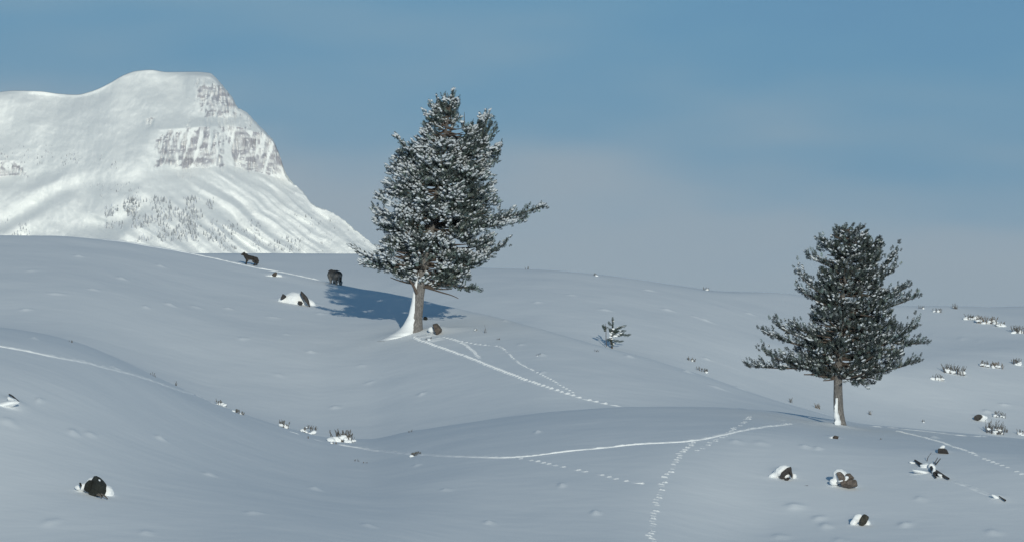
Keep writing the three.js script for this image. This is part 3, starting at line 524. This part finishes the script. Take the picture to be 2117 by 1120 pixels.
function drift(list, k, seed, res = 56) {                             // flattened lumps [x, y, z, rx, ry, rz, turn] flowing together
  const box = new THREE.Box3(); for (const [x, y, z, a, b, c] of list) { const q = Math.max(a, b); box.expandByPoint(new THREE.Vector3(x - q, y - q, z - c)); box.expandByPoint(new THREE.Vector3(x + q, y + q, z + c)); }
  box.expandByScalar(0.12); const lo = box.min, sz = box.getSize(new THREE.Vector3()), mc = new MarchingCubes(res, M.cap, false, false, 60000); mc.isolation = 0;
  for (let K = 0; K < res; K++) for (let J = 0; J < res; J++) for (let I = 0; I < res; I++) {
    const px = lo.x + sz.x * I / res, py = lo.y + sz.y * J / res, pz = lo.z + sz.z * K / res; let acc = 0;
    for (const [x, y, z, a, b, c, t] of list) { const dx = px - x, dy = py - y, ct = Math.cos(t), st = Math.sin(t), u = (dx * ct + dy * st) / a, v = (-dx * st + dy * ct) / b, w = (pz - z) / c, l = Math.sqrt(u * u + v * v + w * w); acc += Math.exp(-clamp((l - 1) * Math.min(a, b, c) * (0.6 + 0.4 * l), -1, 2) / k); }
    mc.field[K * res * res + J * res + I] = (I < 2 || J < 2 || K < 2 || I > res - 3 || J > res - 3 || K > res - 3) ? -1 : k * Math.log(acc + 1e-30) - 0.02 * n3(px * 3.5 + seed, py * 3.5, pz * 3.5) - 0.012 * n3(px * 11, py * 11 + seed, pz * 11);
  }
  mc.update(); const n = mc.count ?? mc.geometry.drawRange.count, pos = new Float32Array(n * 3);
  for (let i = 0; i < n; i++) { pos[i * 3] = lo.x + sz.x * (mc.positionArray[i * 3] + 1) / 2; pos[i * 3 + 1] = lo.y + sz.y * (mc.positionArray[i * 3 + 1] + 1) / 2; pos[i * 3 + 2] = lo.z + sz.z * (mc.positionArray[i * 3 + 2] + 1) / 2; }
  let g = new THREE.BufferGeometry(); g.setAttribute('position', new THREE.BufferAttribute(pos, 3)); g = mergeVertices(g, 1e-4); g.computeVertexNormals(); return g;
}
// bits: [x, y, half width, half height] in photo pixels from the base; z in metres towards the viewer
function rock(px, label, color, rocks, caps, seed, group) {
  const base = hit(px[0], px[1]), m = -base.z / F; base.y -= 0.05; const t = thing('rock', label, 'rock', base, group);
  rocks.forEach(([x, y, w, h, z, rz = 0], i) => part(rocks.length > 1 ? 'stone' : 'boulder', place(stone(seed + i, color), x * m, y * m, z + 0.09, w * m * 1.12, h * m * 1.12, Math.min(w, h) * m * 1.2, 0, rz), M.rock, t));
  if (caps.length) {
    const list = caps.map(([x, y, w, h, z, rz = 0]) => [x * m, y * 0.92 * m, z, w * 0.9 * m, h * 0.82 * m, Math.max(0.12, (w + h) / 2.4 * m), rz]);
    part('snow', drift(list, 0.03, seed), M.cap, t);
  }
  return t;
}
const brown = [0.17, 0.135, 0.11], grey = [0.10, 0.09, 0.085], tan = [0.24, 0.195, 0.165], black = [0.035, 0.04, 0.034];
rock([614, 627], 'snow-buried boulder on the slope left of the tall tree, dark stone showing at both ends', grey, [[-27, 17, 7, 6, 0.20, 0.4], [20, 10, 7, 17, 0.36, 0.45], [7, 3, 5, 4, 0.5, 0]], [[-3, 11, 29, 19, -0.2, -0.1], [-24, 10, 19, 9, -0.15, 0], [26, 4, 14, 8, -0.3, -0.5]], 1);
rock([906, 688], 'brown boulder on the snow just right of the foot of the tall tree', brown, [[0, 8, 14, 11, 0.1, -0.2]], [[-13, 10, 10, 8, -0.1, 0], [-3, 19, 6, 4, -0.1, 0.4]], 2);
rock([200, 1022], 'almost black boulder poking from the snow at lower left, twigs at its foot', black, [[2, 20, 20, 18, 0.1, -0.6], [-15, 24, 11, 12, 0.05, 0.3], [-32, 24, 3.5, 5, 0.1, 0]], [[-9, 24, 19, 22, -0.22, -0.6], [-30, 21, 20, 10, -0.2, 0.1], [14, 10, 24, 19, -0.3, -0.5], [4, 34, 5, 6, 0.12, -0.5]], 3);
rock([1622, 986], 'rounded snow-capped rock left of the biggest one, dark band under its cap', grey, [[4, 14, 16, 10, 0.12, 0.45], [13, 11, 4, 10, 0.22, 0.1], [3, -1, 6, 4, 0.28, 0.1]], [[-5, 19, 18, 13, 0.02, 0.35], [-22, 8, 12, 7, -0.05, 0.3], [2, 7, 9, 7, 0.16, 0.2], [20, 6, 7, 8, -0.02, -0.3]], 4);
rock([1748, 1006], 'largest tan rock below the right pine, snow over its top', tan, [[-7, 20, 15, 12, 0.10, -0.3], [6, 10, 14, 13, 0.16, -0.5], [9, 22, 9, 7, 0.06, -0.6]], [[-9, 27, 20, 17, -0.16, -0.6], [-24, 14, 10, 8, -0.1, -0.4], [-7, 18, 9, 3.5, 0.22, 0.15], [16, 6, 8, 14, -0.1, 0.1], [2, 25, 5, 4, 0.2, 0]], 5);
rock([1783, 1084], 'small square dark rock nearest the bottom edge under the biggest rock', [0.11, 0.10, 0.075], [[1, 11, 11, 12, 0.1, 0.35]], [[-9, 18, 12, 11, -0.05, 0.3], [-18, 8, 8, 7, -0.08, 0], [10, 5, 8, 10, -0.1, -0.2]], 6);
rock([1728, 906], 'very small dark rock just below the trunk of the right pine', brown, [[1, 4, 6, 5, 0.06, 0]], [[-8, 4, 11, 5, -0.02, 0.2]], 7);
rock([1950, 936], 'pointed triangular dark rock beside the trail at right', grey, [[1, 8, 10, 10, 0.06, 0.7]], [[-4, 12, 12, 7, 0.0, 0.75], [6, 2, 5, 4, 0, 0]], 8);
rock([568, 570], 'tiny dark rock beside the wolf trail on a low snow drift', brown, [[0, 4, 5, 4, 0.15, 0.5]], [[-16, 1, 24, 4, 0, 0.05], [6, 2, 8, 4, 0, -0.1]], 9);
rock([2030, 868], 'snow-topped dark rock above the far right brush', grey, [[-7, 6, 8, 6, 0.2, 0]], [[0, 8, 14, 8, 0, -0.1]], 10);
rock([879, 660], 'small black stone in the shade right behind the tall tree trunk', black, [[0, 3, 4, 4, 0.1, 0]], [], 12);

// twigs at the foot of the black boulder
{
  const base = hit(205, 1026), m = -base.z / F, t = thing('twig', 'reddish broken twigs sticking out under the black boulder at lower left', 'twig', base);
  for (const [a, b, c, d] of [[0, 6, 8, -2], [6, 6, 20, -4], [-3, 4, 2, 2]]) part('stem', tube([new THREE.Vector3(a * m, b * m, 0.28), new THREE.Vector3((a + c) / 2 * m, (b + d) / 2 * m + 0.02, 0.36), new THREE.Vector3(c * m, d * m, 0.36)], [0.026, 0.022, 0.014], 6, 0.1, a), M.twig, t);
}

// ---------------------------------------------------------------- brush and grass poking through
function shrub(px, w, h, label, o = {}) {
  const base = hit(px[0], px[1]), m = -base.z / F, R = rng(Math.round(px[0] * 7 + px[1])), t = thing(o.name ?? 'sagebrush', label, o.category ?? 'bush', base, o.group), stems = [], leaves = [], caps = [];
  const n = Math.round((o.stems ?? 12) * (base.z < -226 ? 2.2 : 1)); if (base.z < -226) h *= 1.25;
  for (let k = 0; k < n; k++) {
    const x = (R() - 0.5) * w * m, z = (R() - 0.5) * Math.min(0.7, w * m * 0.5), g = groundAt(base.x + x, base.z + z) - base.y, L = h * m * (0.5 + 0.6 * R()), lx = (R() - 0.5) * L * 0.8, lz = (R() - 0.5) * L * 0.5;
    stems.push(tube([new THREE.Vector3(x, g - 0.05, z), new THREE.Vector3(x + lx * 0.35, g + L * 0.55, z + lz * 0.4), new THREE.Vector3(x + lx, g + L, z + lz)], w > 14 ? [0.013, 0.011, 0.006] : [0.009, 0.007, 0.004], 4, 0.1, k));
    if (o.leafy ?? w > 14) for (let j = 0; j < 4; j++) { const s = 0.45 + 0.6 * R(); leaves.push(place(firSprigs[j % 3], x + lx * s, g + L * s * 0.9, z + lz * s, 0.075, 0.085, 0.075, R() * 6, (R() - 0.5) * 1.6)); }
  }
  part('stems', mergeGeometries(stems), o.straw ? M.straw : M.twig, t, 'stuff');
  if (leaves.length) part('foliage', mergeGeometries(leaves), o.straw ? M.straw : M.sage, t, 'stuff');
  const nc = Math.round((o.snow ?? Math.round(2 + w * 0.14)) * (base.z < -226 ? 0.8 : 1)), far = base.z < -226 ? 0.7 : 1;
  for (let k = 0; k < nc; k++) { const x = (R() - 0.5) * w * 0.95 * m, z = -0.1 + 0.35 * R(), g = groundAt(base.x + x, base.z + z) - base.y, s = (0.07 + 0.10 * R()) * (o.snowSize ?? 1) * far * 0.8; caps.push(place(lump(k + Math.round(px[0]), 2, 0.4), x, g + h * m * (0.02 + 0.38 * R()), z, s * 1.35, s * 0.8, s, 0, (R() - 0.5) * 0.5)); }
  if (caps.length) part('snow', mergeGeometries(caps), M.cap, t, 'stuff');
  return t;
}
for (const [x, y, w, h, label, o] of [
  [705, 913, 44, 24, 'largest snow-laden sagebrush, in the saddle where the long trail starts', { stems: 26, snow: 12, snowSize: 1.05 }],
  [728, 914, 10, 12, 'small snowy tuft touching the right side of the largest sagebrush', { stems: 6, snow: 2, snowSize: 0.7 }],
  [638, 895, 26, 12, 'low snow-covered bush left of the largest sagebrush', { stems: 9, snow: 7, snowSize: 0.8 }],
  [588, 884, 18, 14, 'bush on the skyline of the left foreground hill near its lower end', { stems: 12, snow: 3, snowSize: 0.6 }],
  [645, 887, 24, 9, 'row of short stalks above the low snow-covered bush', { stems: 12, snow: 1, snowSize: 0.5, leafy: false }],
  [458, 838, 20, 9, 'frosted tuft on the crest where the left trail fades', { stems: 8, snow: 4, snowSize: 0.7 }],
  [495, 855, 30, 6, 'low fringe of stalks on the crest below the frosted tuft', { stems: 10, snow: 2, snowSize: 0.5 }],
  [364, 797, 6, 10, 'tiny dark tuft on the left hill crest above the trail', { stems: 6, snow: 0 }],
  [316, 777, 10, 8, 'tiny double tuft on the left hill crest, nearest the middle of its slope', { stems: 6, snow: 0 }],
  [145, 707, 8, 5, 'tiny tuft highest on the left hill crest', { stems: 4, snow: 0 }],
  [690, 917, 12, 5, 'reddish stalks at the left foot of the largest sagebrush', { stems: 6, snow: 1, snowSize: 0.5, straw: true }],
  [860, 941, 26, 5, 'low dark stalks on the long trail right of the largest sagebrush', { stems: 10, snow: 2, snowSize: 0.5 }],
  [637, 906, 4, 7, 'single dark stalk beside the faint trail under the low bush', { stems: 4, snow: 0, leafy: false }],
  [1975, 772, 46, 14, 'brushy clump half under snow on the far slope, just right of the pine', { stems: 26, snow: 12, snowSize: 1.5 }],
  [1940, 785, 26, 9, 'snow-smothered bush at the left end of the far row of brush', { stems: 7, snow: 8, snowSize: 1.5 }],
  [2037, 758, 20, 10, 'rounded snowy bush in the middle of the far row of brush', { stems: 9, snow: 6, snowSize: 1.4 }],
  [2062, 760, 24, 9, 'straw-coloured brush next to the rounded snowy bush', { stems: 12, snow: 5, snowSize: 1.1, straw: true }],
  [2102, 753, 18, 10, 'dark snowy bush at the right end of the far row of brush', { stems: 10, snow: 5, snowSize: 1.3 }],
  [2008, 660, 30, 8, 'upper left part of the snowy brush strip on the far right slope', { stems: 10, snow: 9, snowSize: 1.6 }],
  [2040, 668, 40, 12, 'straw-tinted brush in the middle of the strip on the far right slope', { stems: 22, snow: 9, snowSize: 1.6, straw: true }],
  [2068, 674, 20, 8, 'snowy clump at the lower end of the strip on the far right slope', { stems: 8, snow: 6, snowSize: 1.5 }],
  [2108, 688, 30, 12, 'brush at the right edge of the picture, below the strip', { stems: 16, snow: 8, snowSize: 1.6 }],
  [2058, 896, 36, 20, 'tangled snowy bush behind the right end of the knoll', { stems: 20, snow: 11, snowSize: 1.2 }],
  [2068, 862, 26, 9, 'pale frosted bush right of the snow-topped dark rock', { stems: 8, snow: 6, snowSize: 1.0 }],
  [2080, 893, 8, 7, 'dark little bush right beside the tangled snowy one', { stems: 8, snow: 0 }],
  [2112, 898, 20, 9, 'snow-covered bush at the right edge beyond the knoll', { stems: 5, snow: 6, snowSize: 1.2 }],
  [1975, 638, 12, 9, 'small brush on the far right skyline', { stems: 9, snow: 2, snowSize: 0.9 }],
  [1906, 638, 12, 6, 'faint brush on the skyline close to the pine branches', { stems: 6, snow: 2, snowSize: 0.9 }],
  [1940, 645, 20, 6, 'low snowy brush just under the right skyline', { stems: 6, snow: 4, snowSize: 1.0 }],
  [1090, 557, 8, 5, 'tiny brush on the far skyline right of the tall tree', { stems: 5, snow: 0 }],
  [1232, 570, 8, 5, 'tiny brush on the far skyline above the sapling', { stems: 5, snow: 1 }],
  [1460, 598, 14, 6, 'low brush on the far skyline between sapling and pine', { stems: 7, snow: 3, snowSize: 0.9 }],
  [1455, 768, 30, 5, 'scattered stalks on the slope right of the sapling', { stems: 7, snow: 3, snowSize: 0.7 }],
  [1430, 746, 16, 5, 'sparse stalks above the scattered ones right of the sapling', { stems: 5, snow: 2, snowSize: 0.7 }],
  [1691, 844, 10, 9, 'tan dry tuft behind the knoll, just left of the pine trunk', { stems: 12, snow: 1, snowSize: 0.5, straw: true }],
  [1636, 832, 5, 8, 'thin stalk left of the tan tuft behind the knoll', { stems: 4, snow: 0, leafy: false }],
  [1799, 857, 5, 8, 'short dark stalk on the knoll crest right of the pine trunk', { stems: 5, snow: 1, snowSize: 0.5 }],
  [1909, 872, 5, 5, 'tiny white-tipped stalk on the right of the knoll crest', { stems: 3, snow: 2, snowSize: 0.5 }],
  [983, 684, 8, 6, 'grey bent stalk right of the brown boulder', { name: 'grass_tuft', category: 'grass', stems: 4, snow: 1, snowSize: 0.6, leafy: false }],
  [1004, 688, 5, 16, 'tall thin dry grass stalk right of the brown boulder', { name: 'grass_tuft', category: 'grass', stems: 3, snow: 0, leafy: false }],
  [1031, 702, 9, 4, 'low dark tuft above the thin looping trail', { name: 'grass_tuft', category: 'grass', stems: 7, snow: 0 }],
  [1234, 727, 9, 5, 'little dark stalks just left of the sapling foot', { name: 'grass_tuft', category: 'grass', stems: 5, snow: 0, leafy: false }],
  [1115, 733, 12, 4, 'faint stalks left of the sapling, over the looping trail', { name: 'grass_tuft', category: 'grass', stems: 5, snow: 1, snowSize: 0.4 }],
  [1822, 908, 5, 4, 'tiny bent stalk on the knoll right of the pine foot', { name: 'grass_tuft', category: 'grass', stems: 3, snow: 0, leafy: false }],
  [1668, 1004, 8, 2, 'two dark dots of stalk between the capped rock and the biggest rock', { name: 'grass_tuft', category: 'grass', stems: 4, snow: 0 }],
  [736, 953, 14, 5, 'faint stalks under the start of the long trail', { name: 'grass_tuft', category: 'grass', stems: 5, snow: 0, leafy: false }],
  [755, 957, 10, 5, 'lowest faint stalks below the start of the long trail', { name: 'grass_tuft', category: 'grass', stems: 4, snow: 0, leafy: false }],
  [848, 893, 8, 5, 'tiny tuft on the crest right of the largest sagebrush', { name: 'grass_tuft', category: 'grass', stems: 5, snow: 0 }],
  [886, 703, 14, 7, 'dark roots and stalks in the kicked-up snow at the tall tree foot', { name: 'grass_tuft', category: 'grass', stems: 9, snow: 2, snowSize: 0.6, leafy: false }],
]) shrub([x, y], w, h, label, o);

// fallen branches
function fallen(px, label, bars, caps, cat = 'branch') {
  const base = hit(px[0], px[1]), m = -base.z / F, t = thing('fallen_branch', label, cat, base);
  const spot = (x, y) => hit(x, y).sub(base);
  for (const [name, pts, r0, r1] of bars) {
    const foot = spot(pts[0][0], pts[0][1]);
    const p = new THREE.CatmullRomCurve3(pts.map(([x, y], i) => name === 'twig' ? foot.clone().add(new THREE.Vector3((x - pts[0][0]) * m, (pts[0][1] - y) * m, 0.03 * i)) : spot(x, y + 3).add(new THREE.Vector3(0, 0.06, 0)))).getPoints(10);
    part(name, tube(p, p.map((_, i) => lerp(r0, r1, i / 10)), 8, 0.12, r0 * 50), M.wood, t);
  }
  for (const [x, y, w, h, , rz = 0] of caps) { const q = spot(x, y + h * 0.5); part('snow', place(lump(x % 17, 3, 0.3), q.x, q.y + h * 0.35 * m, q.z - 0.02, w * m, h * 0.85 * m, (w + h) * 0.4 * m, 0, rz), M.cap, t); }
}
fallen([1935, 985], 'forked fallen branch under snow between the pointed rock and the right edge', [['limb', [[1892, 952, 0.25], [1899, 957, 0.28], [1906, 962, 0.26]], 0.03, 0.055], ['limb', [[1926, 966, 0.3], [1929, 974, 0.36], [1936, 981, 0.36]], 0.045, 0.06], ['limb', [[1934, 976, 0.3], [1946, 982, 0.32], [1962, 990, 0.25]], 0.085, 0.03], ['limb', [[1931, 981, 0.34], [1936, 988, 0.36]], 0.04, 0.02], ['twig', [[1934, 961, 0.2], [1941, 952, 0.22], [1945, 947, 0.22]], 0.022, 0.012], ['twig', [[1931, 958, 0.15], [1936, 951, 0.15], [1939, 945, 0.15]], 0.018, 0.01], ['twig', [[1917, 953, 0.1], [1919, 945, 0.1], [1926, 935, 0.1]], 0.012, 0.007]],
  [[1915, 962, 13, 7, 0.16, -0.1], [1927, 964, 9, 9, 0.2, -0.8], [1933, 975, 5, 10, 0.26, 0.3], [1888, 956, 8, 3, 0.1, -0.3], [1908, 975, 22, 5, -0.1, -0.2], [1950, 984, 12, 5, 0.02, -0.4]]);
fallen([2074, 1034], 'short stub of dark wood at the end of the snow ridge at lower right', [['limb', [[2066, 1026, 0.15], [2071, 1030, 0.18], [2079, 1035, 0.15]], 0.014, 0.03]], [[2060, 1027, 11, 4, -0.05, -0.5]]);
fallen([30, 832], 'short dark stick on a snow hump at the left edge', [['limb', [[18, 816, 0.25], [26, 821, 0.3], [37, 831, 0.28]], 0.022, 0.028]], [[10, 834, 30, 8, -0.1, 0.15], [26, 829, 14, 8, 0.05, -0.6]]);

// ---------------------------------------------------------------- wolves
function wolf(name, label, base, yaw, pitch, o) {
  const C = [], add = (...pts) => { for (let i = 0; i < pts.length - 1; i++) C.push([pts[i], pts[i + 1]]); };
  const V = (x, y, z, r) => ({ p: new THREE.Vector3(x, y, z), r });
  const turn = (v) => { const q = v.p.clone().sub(new THREE.Vector3(0.5, 0.70, 0)); q.applyAxisAngle(new THREE.Vector3(0, 0, 1), o.headPitch); q.applyAxisAngle(new THREE.Vector3(0, 1, 0), o.headYaw * smooth(0.03, 0.2, q.length())); v.p.copy(q.add(new THREE.Vector3(0.5, 0.70, 0))); return v; };
  add(V(-0.47, 0.60 + o.arch, 0, 0.155), V(-0.15, 0.61 + o.arch, 0, 0.165), V(0.14, 0.60 + o.arch * 0.7, 0, 0.185), V(0.38, 0.585, 0, 0.20));
  add(V(0.36, 0.60, 0, 0.20), turn(V(0.54, 0.74, 0, 0.165)), turn(V(0.68, 0.85, 0, 0.115)));
  add(turn(V(0.68, 0.87, 0, 0.105)), turn(V(0.77, 0.855, 0, 0.085)), turn(V(0.84, 0.825, 0, 0.055)), turn(V(0.95, 0.80, 0, 0.036)));
  for (const s of [-1, 1]) {
    add(turn(V(0.67, 0.93, 0.06 * s, 0.045)), turn(V(0.66, 1.03, 0.078 * s, 0.014)));
    add(V(0.38, 0.52, 0.09 * s, 0.10), V(0.33, 0.37, 0.11 * s, 0.068), V(0.36 + 0.05 * s * o.step, 0.19, 0.105 * s, 0.042), V(0.36 + 0.10 * s * o.step, 0.035, 0.105 * s, 0.042), V(0.43 + 0.1 * s * o.step, 0.028, 0.105 * s, 0.036));
    add(V(-0.42, 0.56 + o.arch, 0.085 * s, 0.135), V(-0.31 - 0.06 * s * o.step, 0.38, 0.12 * s, 0.092), V(-0.52 - 0.08 * s * o.step, 0.235, 0.115 * s, 0.05), V(-0.48 - 0.1 * s * o.step, 0.035, 0.115 * s, 0.044), V(-0.41 - 0.1 * s * o.step, 0.028, 0.115 * s, 0.038));
  }
  add(V(-0.56, 0.62 + o.arch, 0, 0.07), V(-0.65, 0.46, 0, 0.085), V(-0.66, 0.28, 0, 0.072), V(-0.63, 0.16, 0, 0.03));
  const N = 96, mc = new MarchingCubes(N, M.fur, true, true, 90000), half = 0.9, ctr = new THREE.Vector3(0.14, 0.55, 0);
  mc.isolation = 0; const q = new THREE.Vector3(), ab = new THREE.Vector3(), k = 0.045;
  const dist = (x, y, z) => { let s = 0; for (const [a, b] of C) { ab.subVectors(b.p, a.p); q.set(x, y, z).sub(a.p); const h = clamp(q.dot(ab) / Math.max(ab.lengthSq(), 1e-9)); const d = q.addScaledVector(ab, -h).length() - lerp(a.r, b.r, h); if (d < 0.35) s += Math.exp(-d / k * 1.6); } return s > 0 ? -Math.log(s) * k / 1.6 : 0.5; };
  for (let z = 0; z < N; z++) for (let y = 0; y < N; y++) for (let x = 0; x < N; x++) {
    const px = ctr.x + (x / N * 2 - 1) * half, py = ctr.y + (y / N * 2 - 1) * half, pz = ctr.z + (z / N * 2 - 1) * half;
    if (Math.abs(pz) > 0.75) { mc.field[z * N * N + y * N + x] = -0.5; continue; }
    mc.field[z * N * N + y * N + x] = -(dist(px, py, pz) - 0.012 * n3(px * 9, py * 6, pz * 9) - 0.006 * n3(px * 26, py * 15, pz * 26));
  }
  mc.update();
  const n = mc.count ?? mc.geometry.drawRange.count, pos = new Float32Array(mc.positionArray.subarray(0, n * 3)), nor = new Float32Array(mc.normalArray.subarray(0, n * 3)), col = new Float32Array(n * 3);
  for (let i = 0; i < n; i++) {
    const x = pos[i * 3] = pos[i * 3] * half + ctr.x, y = pos[i * 3 + 1] = pos[i * 3 + 1] * half + ctr.y, z = pos[i * 3 + 2] = pos[i * 3 + 2] * half + ctr.z;
    const c = o.coat(x, y, z), s = 0.8 + 0.5 * (n3(x * 14, y * 6, z * 14) + 0.5 * n3(x * 34, y * 12, z * 34) + 0.3);
    for (let j = 0; j < 3; j++) col[i * 3 + j] = c[j] * s;
  }
  let g = new THREE.BufferGeometry(); g.setAttribute('position', new THREE.BufferAttribute(pos, 3)); g.setAttribute('normal', new THREE.BufferAttribute(nor, 3)); g.setAttribute('color', new THREE.BufferAttribute(col, 3));
  const t = thing('wolf', label, 'wolf', base); t.rotation.set(0, yaw, pitch, 'YXZ'); t.scale.setScalar(o.size);
  part('body', g, M.fur, t);
  for (const s of [-1, 1]) { const e = turn(V(0.80, 0.885, 0.05 * s, 0)).p; part('eye', new THREE.SphereGeometry(0.014, 8, 6).translate(e.x, e.y, e.z), M.eye, t); }
  const ns = turn(V(0.983, 0.805, 0, 0)).p; part('nose', new THREE.SphereGeometry(0.022, 8, 6).scale(1, 0.8, 1).translate(ns.x, ns.y, ns.z), M.eye, t);
  return t;
}
const w1 = hit(516, 548); w1.y += 0.02;
wolf('wolf', 'black wolf standing on the crest trail below the mountain, head up facing left', w1, Math.PI - 0.28, 0.17, {
  size: 0.75, headYaw: 0.75, headPitch: -0.12, arch: 0.0, step: 0.5,
  coat: (x, y, z) => { const b = [0.030, 0.027, 0.024]; const pale = x > 0.78 && y < 0.87 ? 0.5 : 0; const belly = smooth(0.5, 0.42, y) * smooth(0.32, 0.2, Math.abs(x + 0.02)) * 0.8; return b.map((c, i) => lerp(c, [0.17, 0.14, 0.12][i], Math.max(pale, belly))); },
});
const w2 = hit(692, 587); w2.y -= 0.14;
wolf('wolf', 'grey-brown wolf seen from behind at the tip of the tall tree shadow, head lowered', w2, Math.PI / 2 + 0.42, 0.05, {
  size: 1.06, headYaw: 0.0, headPitch: -1.35, arch: 0.05, step: 0.4,
  coat: (x, y, z) => { const back = smooth(0.55, 0.74, y), leg = smooth(0.46, 0.30, y); const a = [0.19, 0.175, 0.16], d = [0.055, 0.05, 0.046], l = [0.27, 0.255, 0.235]; return a.map((c, i) => lerp(lerp(c, d[i], back), l[i], leg * 0.7)); },
});

renderer.render(scene, camera);
